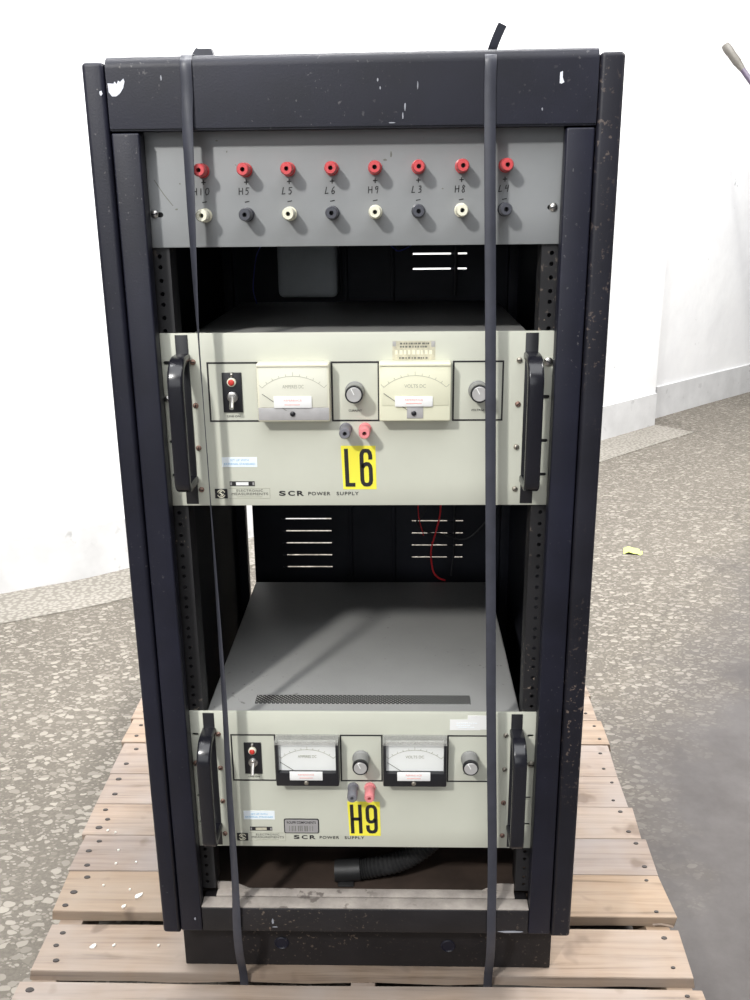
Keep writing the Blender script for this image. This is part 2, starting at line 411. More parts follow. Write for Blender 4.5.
# ------------------------------------------------------------------ pallet
pallet = thing('pallet', 'weathered wooden shipping pallet under the black equipment rack', 'pallet', (0, 0, Z_FLOOR))
def PZ(z): return z - Z_FLOOR
DT = .019
boards = [(-.115, -.008, -.535, .512), (.014, .114, -.529, .506), (.143, .2448, -.541, .511), (.2455, .3450, -.546, .509), (.3457, .4418, -.553, .506),
          (.4425, .5468, -.560, .5045), (.5475, .6645, -.562, .507), (.6685, .7678, -.570, .514), (.7685, .8808, -.578, .508), (.8815, .9793, -.582, .510),
          (.980, 1.0822, -.588, .506), (1.083, 1.185, -.59, .51)]
for i, (y0, y1, x0, x1) in enumerate(boards):
    bm = bm_new()
    r = bmesh.ops.create_cube(bm, size=1)
    # gently ragged plank: subdivide along x and wobble the long edges
    for v in r['verts']:
        v.co = Vector(((x0 + x1) / 2 + v.co.x * (x1 - x0), (y0 + y1) / 2 + v.co.y * (y1 - y0), PZ(Z_PALLET) - DT / 2 + v.co.z * DT))
    es = [e for e in bm.edges if abs(e.verts[0].co.x - e.verts[1].co.x) > .5]
    bmesh.ops.subdivide_edges(bm, edges=es, cuts=18, use_grid_fill=True)
    gaps = .0006 if i > 2 else .0020
    ph = random.random() * 9
    for v in bm.verts:
        end = min(abs(v.co.x - x0), abs(v.co.x - x1)) < 1e-4
        v.co.y += (gaps * .5) * math.sin(v.co.x * 9 + ph + (3 if v.co.y > (y0 + y1) / 2 else 0))
        if v.co.z < PZ(Z_PALLET) - DT / 2 and i in (1, 2): v.co.z += .0025 * math.sin(v.co.x * 31 + ph) * random.random()
        if end: v.co.x += random.uniform(-.004, .004)
    bmesh.ops.bevel(bm, geom=[e for e in bm.edges if len(e.link_faces) == 2 and e.calc_face_angle(0) > .8], offset=.0009, segments=2, affect='EDGES')
    b = obj('deck_board', bm, 'wood', pallet)
    cnt = 3 if i < 5 else 2
    for side in (0, 1):
        for k in range(cnt):
            if side == 1 and k == 1 and cnt == 3: continue
            xx = (x0 + .026 + random.uniform(-.008, .010)) if side == 0 else (x1 - .022 + random.uniform(-.008, .006))
            yy = y0 + (y1 - y0) * ((k + .5) / cnt + random.uniform(-.06, .06))
            bm = bm_new()
            a = random.uniform(.8, 1.2) * (1 if side == 0 else .72)
            bmesh.ops.create_cone(bm, cap_ends=True, segments=10, radius1=.0042 * a, radius2=.0036 * a, depth=.003, matrix=Matrix.Translation((xx, yy, PZ(Z_PALLET))))
            for v in bm.verts: v.co.x = xx + (v.co.x - xx) * 1.5
            obj('nail', bm, 'nail', b)
for x0, x1 in ((-.527, -.487), (-.025, .013), (.462, .502)):
    bm = bm_new(); box(bm, x0, x1, -.118, 1.185, .019, PZ(Z_PALLET) - DT + .0005, .002)
    # notch openings for forks
    s = obj('stringer', bm, 'wood', pallet)
    c = bm_new(); box(c, x0 - .01, x1 + .01, .15, .38, .0, .050); box(c, x0 - .01, x1 + .01, .70, .93, .0, .050)
    cut(s, c)
for y0, y1 in ((-.115, -.01), (.29, .39), (.49, .59), (.69, .79), (1.08, 1.185)):
    bm = bm_new(); box(bm, -.53, .505, y0, y1, 0, .0195, .0015); obj('bottom_board', bm, 'wood', pallet)
bm = bm_new()
sweep(bm, [(.470, .130, PZ(Z_PALLET) - .004), (.484, .128, PZ(Z_PALLET) - .001), (.500, .119, PZ(Z_PALLET) + .002)], [(.0025, 0), (0, .0018), (-.0025, 0), (0, -.0018)])
obj('splinter', bm, 'wood', pallet, label='pale torn wood splinter at the board end')

# ------------------------------------------------------------------ equipment rack
rack = thing('equipment_rack', 'tall black steel equipment rack standing upright on the pallet', 'rack', (0, .28, Z_PALLET))
RL = (0, -.28, -Z_PALLET)      # children are laid out in world coordinates
YF, YB = -.025, .62
ZB, ZT = -.352, .8310
def part(name, bm, mat, label=None, parent=rack, ang=35):
    for v in bm.verts:
        if v.co.z > .79 and parent is rack: v.co.z += .0055 * v.co.x      # the top of the old frame is a little out of square
    return obj(name, bm, mat, parent, RL if parent is rack else (0, 0, 0), label, ang)
for s in (-1, 1):
    bm = bm_new()
    xa, xb = sorted((s * .2735, s * (.2985 if s < 0 else .3005)))
    box(bm, xa, xb, YF - .002, YB, ZB - .003, ZT - .005, 0)
    def onx(e, X): return all(abs(v.co.x - X) < 1e-5 for v in e.verts)
    es = [e for e in bm.edges if onx(e, s * (.2985 if s < 0 else .3005)) or (all(abs(v.co.y - (YF - .002)) < 1e-5 for v in e.verts)) or (all(abs(v.co.z - ZT + .005) < 1e-5 for v in e.verts))]
    bmesh.ops.bevel(bm, geom=es, offset=.0050, segments=4, affect='EDGES', profile=.5)
    part('side_panel', bm, 'rack' if s < 0 else 'rack_side', ang=60)
    bm = bm_new()
    xa, xb = sorted((s * .2400, s * .2718))
    box(bm, xa, xb, YF, -.0035, ZB, .7508, .0022, 3); part('stile', bm, 'rack', ang=50)
    # folded mounting rail behind the panels
    bm = bm_new()
    xa, xb = sorted((s * .2222, s * .2630))
    box(bm, xa, xb, .0045, .0070, -.300, .752)
    r_ = part('mounting_rail', bm, 'rail')
    c = bm_new()
    z = .735
    k = 0
    while z > -.29:
        bmesh.ops.create_cone(c, cap_ends=True, segments=10, radius1=.0027, radius2=.0027, depth=.02,
                              matrix=Matrix.Translation((s * .2345, .006, z)) @ Matrix.Rotation(PI / 2, 4, 'X'))
        z -= (.0159, .0159, .0127)[k % 3]; k += 1
    cut(r_, c)
    fx = sorted((s * .2222, s * .2246)); bm = bm_new(); box(bm, fx[0], fx[1], .0071, .040, -.300, .752, .0004); obj('rail_flange', bm, 'rail', r_)
    # inner side skin and rear corner post
    bm = bm_new()
    xa, xb = sorted((s * .2655, s * .2730)); box(bm, xa, xb, .012, .60, ZB + .02, ZT - .03)
    part('inner_side_skin', bm, 'rack_in')
    bm = bm_new()
    xa, xb = sorted((s * .2485, s * .2730)); box(bm, xa, xb, .575, .5995, ZB, ZT - .02, .002); part('rear_post', bm, 'rack_in')
bm = bm_new(); box(bm, -.2722, .2722, YF, .03, .7530, ZT + .001, 0)
es = [e for e in bm.edges if abs(e.verts[0].co.x - e.verts[1].co.x) > .1 and all(v.co.y < 0 and v.co.z > .8 for v in e.verts)]
bmesh.ops.bevel(bm, geom=es, offset=.013, segments=6, affect='EDGES', profile=.5)
es = [e for e in bm.edges if abs(e.verts[0].co.x - e.verts[1].co.x) > .1 and all(v.co.y < 0 and v.co.z < .76 for v in e.verts)]
bmesh.ops.bevel(bm, geom=es, offset=.002, segments=2, affect='EDGES')
part('header', bm, 'rack', ang=60)
bm = bm_new(); box(bm, -.2728, .2728, .0305, YB, .800, ZT + .0005, .001); part('top_cover', bm, 'rack')
bm = bm_new(); box(bm, -.2395, .2395, YF, .0150, ZB, -.3105, .0022, 3); part('bottom_rail', bm, 'rack_low')
bm = bm_new(); box(bm, -.2393, .2393, YF + .0008, -.0030, -.3107, -.3088, .0005); box(bm, -.2215, .2215, -.0015, .0150, -.3107, -.3075, .0008)
for s in (-1, 1): prism(bm, [(s * .2215, -.3090), (s * .172, -.3090), (s * .198, -.2960), (s * .2215, -.2960)], .0120, .0148)
part('sill', bm, 'dust', label='dusty grey worn top of the bottom rail')
bm = bm_new(); box(bm, -.2850, .2850, .030, .59, Z_PALLET + .0005, ZB + .001, .002)
plinth = part('plinth', bm, 'rack_low')
for x, z in ((-.132, -.4230), (.1263, -.4255)):
    bm = bm_new(); lathe(bm, [(.0115, 0), (.0115, .0012), (.0098, .0022), (.0086, .0010)], x, z, .0302)
    obj('hole_plug', bm, 'rack', plinth)
bm = bm_new(); box(bm, -.2725, .2725, .031, .60, ZB + .001, ZB + .008); part('base_plate', bm, 'base_brown', label='rust-brown base plate inside the rack')
# back door with louvre slots, a gap is left along its left edge
bm = bm_new()
box(bm, -.2380, .2725, .600, .603, ZB + .01, .800)
back = part('back_panel', bm, 'rack_in')
c = bm_new()
for k in range(5): box(c, -.181, -.0825, .59, .61, .0793 - .0254 * k, .0824 - .0254 * k)
for k in range(4): box(c, .0765, .1770, .59, .61, .0746 - .0254 * k, .0774 - .0254 * k)
for z in (.5840, .5576): box(c, .0775, .1750, .59, .61, z, z + .003)
cut(back, c)
bm = bm_new(); box(bm, -.2500, -.2370, .6035, .606, .165, .81); part('back_edge_strip', bm, 'rack_in')
for z0, n, x0, x1 in ((.0808, 5, -.184, -.0795), (.0760, 4, .0735, .180), (.5855, 1, .0745, .178), (.5591, 1, .0745, .178)):
    for k in range(n):
        z = z0 - .0254 * k
        bm = bm_new(); box(bm, x0, x1, .6028, .6170, z + .0022, z + .0040); part('louvre', bm, 'rack_in')
for xx in (-.045, .04):
    bm = bm_new(); box(bm, xx - .004, xx + .004, .592, .600, -.33, .79, .001); part('door_stiffener', bm, 'rack_in')
bm = bm_new(); box(bm, -.160, -.0555, .525, .598, .516, .70, .010, 4); part('junction_box', bm, 'box_grey', label='grey box mounted high inside the back')
# chipped paint, scuffs
def blob(name, mat, pts, y, label):
    bm = bm_new(); prism(bm, pts, y - .0004, y + .0002); part(name, bm, mat, label)
def zx(cx, cz, w, h, rough, n=12, skew=0):
    return [(cx + w / 2 * math.cos(2 * PI * k / n) * random.uniform(1 - rough, 1) + skew * math.sin(2 * PI * k / n), cz + h / 2 * math.sin(2 * PI * k / n) * random.uniform(1 - rough, 1)) for k in range(n)]
blob('paint_chip', 'chip', [(-.2705, .8040), (-.2640, .8035), (-.2625, .8058), (-.2605, .8030), (-.2585, .8065), (-.2565, .8052), (-.2525, .8085), (-.2515, .8055), (-.2535, .7990), (-.2575, .7935), (-.2620, .7905), (-.2668, .7905), (-.2700, .7950)], YF, 'white chipped paint patch at the top left')
blob('paint_chip', 'chip', [(-.2800, .7955), (-.2775, .7965), (-.2768, .7930), (-.2785, .7910), (-.2798, .7925)], YF - .002, 'small white chip on the left side panel')
blob('paint_chip', 'chip', [(.2300, .8060), (.2330, .8072), (.2330, .8010), (.2350, .7960), (.2322, .7945), (.2300, .7950)], YF, 'white chipped paint patch at the top right')
for cx, cz, w, h in ((.0600, .7745, .0022, .012), (.0575, .7650, .0022, .009), (.030, .802, .002, .005), (.0325, .794, .002, .004), (-.2105, .8085, .002, .008), (.074, .796, .0016, .010), (.212, .770, .002, .004), (.045, .758, .010, .0013)):
    blob('scuff', 'scuff', zx(cx, cz, w, h, .4, 9), YF, None)
for cx, cz, w, h in ((-.2500, -.330, .004, .006), (-.135, -.334, .004, .012), (-.132, -.3435, .010, .002), (.215, -.348, .050, .004)):
    blob('scuff', 'scuff', zx(cx, cz, w, h, .5, 9), YF, None)

# ------------------------------------------------------------------ shared hardware
def screw(parent, x, z, r, mat, y=0., slot=None, name='screw'):
    bm = bm_new(); lathe(bm, [(r, 0), (r, .0008), (r * .86, .0020), (r * .5, .0027), (.0004, .0029)], x, z, y, 16)
    o = obj(name, bm, mat, parent, ang=50)
    a = random.uniform(0, PI) if slot is None else slot
    bm = bm_new(); d = Vector((math.cos(a), math.sin(a))) * r * .8
    ribbon(bm, [(x - d.x, z - d.y), (x + d.x, z + d.y)], r * .28, y - .0031, y - .0022)
    obj('slot', bm, 'line', o)
    return o
def post(parent, x, z, mat, L, r=.0078, loc=(0, 0, 0), collar='steel'):
    bm = bm_new()
    lathe(bm, [(r * 1.12, 0), (r * 1.12, .0030), (r * .92, .0036), (r * .92, L * .35), (r, L * .4), (r, L - .0022), (r * .84, L), (r * .36, L), (r * .33, L - .013), (.0003, L - .013)], x, z, 0, 22)
    o = obj('binding_post', bm, mat, parent, ang=40)
    bm = bm_new(); lathe(bm, [(r * .32, L - .0135), (r * .32, L - .0105), (.0002, L - .0100)], x, z, 0, 12); obj('socket', bm, 'black', o)
    return o

# ------------------------------------------------------------------ binding post panel
ptop, pbot = .7575, .6245
bp_ = thing('binding_post_panel', 'blue-grey panel with sixteen binding posts across the top of the rack', 'terminal panel', (0, 0, .62))
bm = bm_new(); box(bm, -.2413, .2413, 0, .004, pbot - .62, ptop - .62, .0006)
fp = obj('face_plate', bm, 'blue_panel', bp_)
def slotcut(c, x, z, w=.0105, h=.0058):
    poly = [(x + (w - h) / 2 + h / 2 * math.cos(a), z + h / 2 * math.sin(a)) for a in [math.radians(t) for t in range(-90, 91, 22)]]
    poly += [(x - (w - h) / 2 + h / 2 * math.cos(a), z + h / 2 * math.sin(a)) for a in [math.radians(t) for t in range(90, 271, 22)]]
    prism(c, poly, -.003, .007)
c = bm_new(); slotcut(c, -.2312, .662 - .62, .0120); slotcut(c, .2315, .666 - .62, .011); cut(fp, c)
screw(bp_, -.2355, .6628 - .62, .0047, 'steel', name='mounting_screw'); screw(bp_, .2330, .6660 - .62, .0050, 'steel', name='mounting_screw')
GL = {'H': [[(0, 1), (.05, 0)], [(.8, 1), (.85, 0)], [(.05, .5), (.8, .55)]], 'L': [[(.3, 1), (.05, .05), (.8, .1)]],
      '1': [[(.4, 1), (.4, 0)]], '0': [[(.5, 1), (.15, .8), (.05, .4), (.3, .02), (.7, .1), (.9, .5), (.8, .9), (.5, 1)]],
      '5': [[(.95, 1), (.25, .95), (.2, .6), (.6, .62), (.75, .35), (.5, .05), (.1, .05)]],
      '6': [[(.7, 1), (.3, .75), (.1, .35), (.25, .04), (.6, .05), (.8, .3), (.55, .48), (.2, .35)]],
      '9': [[(.8, .9), (.4, 1), (.15, .8), (.3, .58), (.7, .68), (.8, .95), (.75, .5), (.6, 0)]],
      '3': [[(.15, .95), (.6, 1), (.7, .75), (.35, .55), (.75, .4), (.7, .1), (.1, .02)]],
      '8': [[(.6, .55), (.2, .75), (.4, 1), (.75, .85), (.4, .5), (.15, .2), (.4, 0), (.75, .15), (.6, .55)]],
      '4': [[(.25, 1), (.1, .5), (.8, .55)], [(.75, 1), (.65, 0)]]}
names = ['H10', 'H5', 'L5', 'L6', 'H9', 'L3', 'H8', 'L4']
lowc = ['ivory', 'dark_post', 'ivory', 'dark_post', 'ivory', 'dark_post', 'ivory', 'dark_post']
for i, nm in enumerate(names):
    x = -.1752 + .05015 * i
    zr, zl = .7105 + .0003 * i, .6608 + .0005 * i
    o = post(bp_, x, zr - .62, 'red_post', .025, .0072); o['label'] = 'red binding post above the mark %s' % nm
    o = post(bp_, x, zl - .62, lowc[i], .025, .0072); o['label'] = '%s binding post below the mark %s' % ('white' if lowc[i] == 'ivory' else 'black', nm)
    bm = bm_new()
    cw = .0050; tot = cw * len(nm) + .0022 * (len(nm) - 1); xx = x - .0036 + .00035 * i - tot / 2
    for ch in nm:
        for st in GL[ch]:
            ribbon(bm, [(xx + px * cw + .0006 * pz, .6835 - .62 + pz * .0078 + random.uniform(-.0002, .0002)) for px, pz in st], .0010, -.00035, .0001)
        xx += cw + .0022
    obj('handwritten_mark', bm, 'line', bp_, label='handwritten mark %s' % nm)
    bm = bm_new(); ribbon(bm, [(x - .0026, .6975 - .62), (x + .0026, .6977 - .62)], .0012, -.0003, .0001); ribbon(bm, [(x, .6948 - .62), (x, .7002 - .62)], .0012, -.0003, .0001)
    obj('plus_mark', bm, 'line', bp_)
    bm = bm_new(); ribbon(bm, [(x - .0028, .6752 - .62), (x + .0026, .6762 - .62)], .0011, -.0003, .0001); obj('minus_mark', bm, 'line', bp_)
bm = bm_new()
ribbon(bm, [(-.2330, .7010 - .62), (-.2230, .6850 - .62), (-.2130, .6720 - .62)], .0009, -.0002, .0001)
obj('scratch', bm, 'print', bp_, label='dark scratch at the left end')
for cx, cz, w, h in ((-.203, .6965, .003, .003), (-.157, .7430, .004, .002), (-.209, .668, .004, .003), (.044, .726, .003, .008), (.0375, .720, .006, .003), (.104, .688, .003, .002), (-.1365, .7165, .002, .002), (-.146, .731, .002, .003)):
    bm = bm_new(); prism(bm, [(a, b - .62) for a, b in zx(cx, cz, w, h, .5, 8)], -.00015, .0001); obj('stain', bm, 'print', bp_)

# ------------------------------------------------------------------ power supplies
U5 = .2217
SIX = [(1, .74), (1, .86), (.93, .94), (.75, .99), (.5, 1), (.25, .99), (.07, .94), (0, .86), (0, .14), (.07, .06), (.25, .01), (.5, 0), (.75, .01), (.93, .06), (1, .14),
       (1, .46), (.93, .55), (.75, .605), (.5, .61), (.25, .58), (.05, .5)]
NINE = [(1 - a, 1 - b) for a, b in SIX]
def glyphs(bm, chars, x0, z0, w, h, gap, sw, lean=0.):
    for ch in chars:
        if ch == 'L': S = [[(0, 1), (.09, 0), (.95, 0)]]; S = [[(.1, 1 + sw / h / 2), (.1, 0), (1.0, 0)]]
        elif ch == 'H': S = [[(0, 1 + sw / h / 2), (0, -sw / h / 2)], [(1, 1 + sw / h / 2), (1, -sw / h / 2)], [(0, .5), (1, .5)]]
        elif ch == '6': S = [SIX]
        else: S = [NINE]
        for st in S: ribbon(bm, [(x0 + a * w + lean * (1 - b), z0 + b * h) for a, b in st], sw, -.0009, -.0003)
        x0 += w + gap
def meter(parent, x0, x1, z0, z1, style):
    """style: clear / yellowed / black"""
    D = .020
    root_mat = {'clear': 'ivory', 'yellowed': 'dial_cream', 'black': 'black'}[style]
    if style == 'black':
        bm = bm_new(); box(bm, x0 + .0005, x1 - .0005, -D, 0, z0, z1 - .0012, .002, 2)
        m = obj('meter', bm, 'black', parent, label='panel meter with black frame and clear top lip')
        c = bm_new(); box(c, x0 + .0045, x1 - .0045, -.03, -.0125, z0 + .0215, z1 + .02); cut(m, c)
        bm = bm_new(); box(bm, x0 + .0047, x1 - .0047, -.0130, -.0122, z0 + .0217, z1 - .0014); obj('dial_face', bm, 'dial_white', m)
        bm = bm_new(); box(bm, x0 + .0005, x1 - .0005, -D + .0005, -.0003, z1 - .0010, z1); box(bm, x0 + .0005, x1 - .0005, -D - .0010, -D + .0004, z1 - .0045, z1); obj('clear_lip', bm, 'lip', m, label='cloudy clear plastic lip along the top')
        fy, ink, zsplit = -.0132, 'faint', z0 + .0227
        sy = -D
    else:
        bm = bm_new(); box(bm, x0, x1, -D, 0, z0, z1, .0022, 3)
        lab = {'clear': 'panel meter with cream face and grey lower strip', 'yellowed': 'yellowed panel meter with small grey window'}[style]
        m = obj('meter', bm, root_mat, parent, label=lab)
        bm = bm_new(); box(bm, x0 + .003, x1 - .003, -D - .0006, -D + .0002, z0 + (.0185 if style == 'clear' else .020), z1 - .0045, .0003)
        obj('dial_face', bm, 'dial_pale' if style == 'clear' else 'dial_cream', m)
        bm = bm_new()
        if style == 'clear': box(bm, x0 + .001, x1 - .0015, -D - .0008, -D + .0002, z0 + .0025, z0 + .0180, .0003)
        else: box(bm, (x0 + x1) / 2 - .010, (x0 + x1) / 2 + .010, -D - .0008, -D + .0002, z0 + .004, z0 + .020, .0003)
        obj('lower_window', bm, 'window_grey', m)
        fy, ink = -D - .0006, 'faint'; sy = -D - .0008
        # moulded ridge that frames the cover
        bm = bm_new(); box(bm, x0 + .001, x1 - .001, -D - .0018, -D, z1 - .0040, z1 - .0012, .0005); obj('cover_ridge', bm, root_mat, m)
    xc = (x0 + x1) / 2
    # scale arc with ticks
    zc = z0 + .006; R_ = .052 if style != 'black' else .050
    bm = bm_new()
    arc = [(xc + R_ * 1.05 * math.sin(t), zc + R_ * .98 * math.cos(t)) for t in [math.radians(-44 + 4 * k) for k in range(23)]]
    ribbon(bm, arc, .0005, fy - .0002, fy)
    for k in range(11):
        t = math.radians(-44 + 8.8 * k); L2 = .005 if k % 5 == 0 else .003
        ribbon(bm, [(xc + q * 1.05 * math.sin(t), zc + q * .98 * math.cos(t)) for q in (R_, R_ + L2)], .0005, fy - .0002, fy)
    obj('scale', bm, ink, m)
    text('unit_text', 'AMPERES DC' if x0 < 0 else 'VOLTS DC', xc, zc + .036, .0042, ink, m, width=.026, y=fy, align='CENTER')
    bm = bm_new(); t0 = math.radians(-50)
    ribbon(bm, [(xc + q * math.sin(t0), zc + .002 + q * .85 * math.cos(t0)) for q in (.012, .050)], .0007, fy - .0007, fy - .0004); obj('needle', bm, 'print', m)
    # sticker across the meter
    st = {'clear': (xc - .024, xc + .0225, z0 + .0180, z0 + .0325), 'yellowed': (xc - .0245, xc + .0215, z0 + .0190, z0 + .0315), 'black': (xc - .0245, xc + .0215, z0 + .0110, z0 + .0250)}[style]
    bm = bm_new(); box(bm, st[0], st[1], sy - .0016, sy - .0008, st[2], st[3], .0003)
    s_ = obj('sticker', bm, 'white', m, label='white sticker with red print')
    text('red_print', 'REFERENCE', (st[0] + st[1]) / 2, (st[2] + st[3]) / 2 + .0010, .0024, 'red_ink', s_, width=.022, y=sy - .0016, align='CENTER')
    bm = bm_new(); ribbon(bm, [(xc - .011, st[2] + .0040), (xc + .008, st[2] + .0040)], .0008, sy - .0018, sy - .0015); obj('red_rule', bm, 'red_ink', s_)
    bm = bm_new(); zp = z0 + (.0105 if style != 'black' else .0065)
    lathe(bm, [(.0032, 0), (.0032, .0012), (.0022, .0020), (.0004, .0022)], xc - .0015, zp, sy - .0004, 14)
    obj('zero_adjuster', bm, 'black' if style != 'black' else 'screw', m)
    return m
def knob(parent, x, z, label):
    bm = bm_new()
    L = .026
    lathe(bm, [(.0122, .0006), (.0122, .0040), (.0113, .0050), (.0108, L - .0030), (.0108, L), (.0090, L + .0004)], x, z, 0, 40)
    k = obj('knob', bm, 'knob', parent, label=label)
    bm = bm_new(); lathe(bm, [(.01105, L - .0050), (.0112, L - .0010), (.0108, L + .0006), (.0092, L + .0007)], x, z, 0, 40); obj('rim', bm, 'black', k)
    bm = bm_new(); lathe(bm, [(.0091, L), (.0091, L + .0009), (.0086, L + .0013), (.0003, L + .0010)], x, z, 0, 40); f = obj('cap', bm, 'alu', k)
    bm = bm_new(); a = math.radians(115 if x < .1 else 118)
    ribbon(bm, [(x, z), (x + .008 * math.cos(a), z + .008 * math.sin(a))], .0011, -L - .0018, -L - .0010); obj('pointer', bm, 'white', f)
def make_supply(code, ztop):
    six = code == 'L6'
    lab = 'cream rack power supply marked L6 with cream meters, the upper of the two' if six else 'cream rack power supply marked H9 with black-framed meters, the lower of the two'
    t = thing('power_supply', lab, 'power supply', (0, 0, ztop), 'rack-mounted power supplies')
    # panel
    bm = bm_new(); box(bm, -.2413, .2413, 0, .004, -U5, 0, .0007); pn = obj('front_panel', bm, 'cream', t)
    c = bm_new()
    for z in ((-.0365, -.0812, -.1370, -.1812)):
        for s in (-1, 1): slotcut(c, s * .2345, z, .0095, .0050)
    cut(pn, c)
    # chassis: cover with a slightly folded front lip
    bm = bm_new(); box(bm, -.2215, .2215, .0042, .50, -.2120, -.0115, .003, 3); ch = obj('chassis', bm, 'chassis', t)
    bm = bm_new(); box(bm, -.1560, .1540, .0425, .0665, -.0116, -.0108); obj('vent_grille', bm, 'vent', ch, label='perforated vent strip along the top front')
    # printed boxes
    def outline(x0, x1, z0, z1, w=.0021):
        bm = bm_new()
        box(bm, x0, x1, -.0003, .0002, z1 - w, z1); box(bm, x0, x1, -.0003, .0002, z0, z0 + w)
        box(bm, x0, x0 + w, -.0003, .0002, z0 + w, z1 - w); box(bm, x1 - w, x1, -.0003, .0002, z0 + w, z1 - w)
        obj('printed_border', bm, 'line', t)
    outline(-.1855, -.1222, -.1110, -.0356); outline(-.0316, .0282, -.1110, -.0356); outline(.1187, .1816, -.1110, -.0356)
    # end handles on black strips
    for s in (-1, 1):
        xc = s * .2146
        bm = bm_new(); box(bm, xc - .0078, xc + .0078, -.0012, .0001, -.2190, -.0020, .0004)
        H = .046
        path = [(xc, -.0005, -.0300)]
        r1 = .028; r2 = .010
        zt, zb = -.0300, -.1865
        path += [(xc, -(H - r1) , zt)]
        for k in range(1, 9):
            a = PI / 2 * k / 8; path.append((xc, -(H - r1) - r1 * math.sin(a), zt - r1 + r1 * math.cos(a)))
        for k in range(0, 9):
            a = PI / 2 * k / 8; path.append((xc, -(H - r2) - r2 * math.cos(a), zb + r2 - r2 * math.sin(a)))
        path.append((xc, -.0005, zb))
        b2 = bm_new(); sweep(b2, path, rrect(.0190, .0105, .003, 4), up=(1, 0, 0))
        h = obj('handle', b2, 'handle', t, ang=60, label='black bar handle, %s end' % ('left' if s < 0 else 'right'))
        obj('mounting_strip', bm, 'black', h)
    # screws
    for k, z in enumerate((-.0353, -.0900, -.1448, -.2000)):
        screw(t, -.2022, z, .0036, 'rust_screw'); screw(t, .2000, z, .0036, 'rust_screw' if (not six and k > 1) or (six and k == 1) else 'screw')
    if six:
        screw(t, .2352, -.0375, .0058, 'steel', name='mounting_screw'); screw(t, -.2375, -.0810, .0042, 'steel', name='mounting_screw')
    else:
        screw(t, .2370, -.0815, .0052, 'screw', name='mounting_screw'); screw(t, -.2365, -.0825, .0044, 'rust_screw', name='mounting_screw')
    # lamp and toggle switch on black plate
    bm = bm_new(); box(bm, -.1672, -.1428, -.0018, 0, -.0985, -.0485, .0004); sp = obj('switch_plate', bm, 'black', t)
    bm = bm_new(); lathe(bm, [(.0056, 0), (.0056, .0030), (.0046, .0042), (.0036, .0042)], -.1550, -.0602, -.0018, 20); lp = obj('indicator_lamp', bm, 'ivory', sp, label='red indicator lamp in a pale collar')
    bm = bm_new(); lathe(bm, [(.0039, 0), (.0039, .0050), (.0026, .0064), (.0003, .0068)], -.1550, -.0602, -.0018, 20); obj('lens', bm, 'lamp_red', lp)
    bm = bm_new(); lathe(bm, [(.0068, 0), (.0068, .0024), (.0056, .0030), (.0044, .0030), (.0044, .0060), (.0003, .0062)], -.1548, -.0790, -.0018, 12); sw = obj('toggle_switch', bm, 'steel', sp)
    bm = bm_new(); sweep(bm, [(-.1548, -.0065, -.0795), (-.1545, -.0130, -.0850), (-.1541, -.0185, -.0905)], circ(.0027, 10)); obj('bat_lever', bm, 'steel', sw)
    screw(sp, -.1550, -.0510, .0022, 'steel', -.0018); 
    text('switch_text', 'LINE ON', -.1550, -.1050, .0025, 'line', t, width=.016, align='CENTER')
    # knobs and meters
    knob(t, -.0022, -.0722, 'current knob'); knob(t, .1502, -.0722, 'voltage knob')
    text('knob_text', 'CURRENT', -.0022, -.0985, .0026, 'line', t, width=.0165, align='CENTER'); text('knob_text', 'VOLTAGE', .1502, -.0985, .0026, 'line', t, width=.0165, align='CENTER')
    if six:
        meter(t, -.1215, -.0322, -.1070, -.0345, 'clear'); meter(t, .0282, .1160, -.1070, -.0345, 'yellowed')
    else:
        meter(t, -.1215, -.0322, -.1065, -.0352, 'black'); meter(t, .0285, .1180, -.1065, -.0352, 'black')
    # output posts
    o = post(t, -.0143, -.1205, 'grey_post', .028, .0072); o['label'] = 'grey output post'
    o = post(t, .0098, -.1205, 'pink_post', .028, .0072); o['label'] = 'faded red output post'
    # yellow id sticker
    zy0, zy1 = (-.2000, -.1425) if six else (-.2022, -.1445)
    bm = bm_new()
    lean = .0012
    xl = -.0215 if six else -.0232; xr = .0225 if six else .0235
    prism(bm, [(xl, zy1), (xr, zy1), (xr + .001, zy0), (xl + lean * 2, zy0)], -.0004, .0001)
    st = obj('id_sticker', bm, 'yellow', t, label='yellow sticker reading %s' % code)
    bm = bm_new()
    if six: glyphs(bm, 'L6', -.0160, zy0 + .0062, .0112, .0450, .0092, .0050, .0012)
    else: glyphs(bm, 'H9', -.0172, zy0 + .0068, .0118, .0435, .0105, .0050, .0012)
    obj('id_letters', bm, 'line', st, label='black letters %s' % code)
    # legend, badge, plates
    lz = -.2085
    text('legend', 'S', -.1022, lz, .0066, 'line', t, width=.0085, bold=.03); text('legend', 'C', -.0905, lz, .0066, 'line', t, width=.0085, bold=.03); text('legend', 'R', -.0790, lz, .0066, 'line', t, width=.0088, bold=.03)
    text('legend', 'POWER', -.0645, lz + .0006, .0046, 'line', t, width=.0285, spacing=1.2, bold=.012); text('legend', 'SUPPLY', -.0280, lz + .0006, .0046, 'line', t, width=.0285, spacing=1.2, bold=.012)
    bm = bm_new(); box(bm, -.1850, -.1688, -.0006, .0001, -.2118, -.1990); lg = obj('maker_badge', bm, 'black', t)
    bm = bm_new()
    cx, cz = -.1769, -.2054
    for a0 in (20, 200):
        ribbon(bm, [(cx + .0050 * math.cos(math.radians(a0 + 14 * k)), cz + .0050 * math.sin(math.radians(a0 + 14 * k))) for k in range(11)], .0011, -.0009, -.0005)
    for a0 in (65, 245):
        ribbon(bm, [(cx + .0030 * math.cos(math.radians(a0 + 14 * k)), cz + .0030 * math.sin(math.radians(a0 + 14 * k))) for k in range(9)], .0009, -.0009, -.0005)
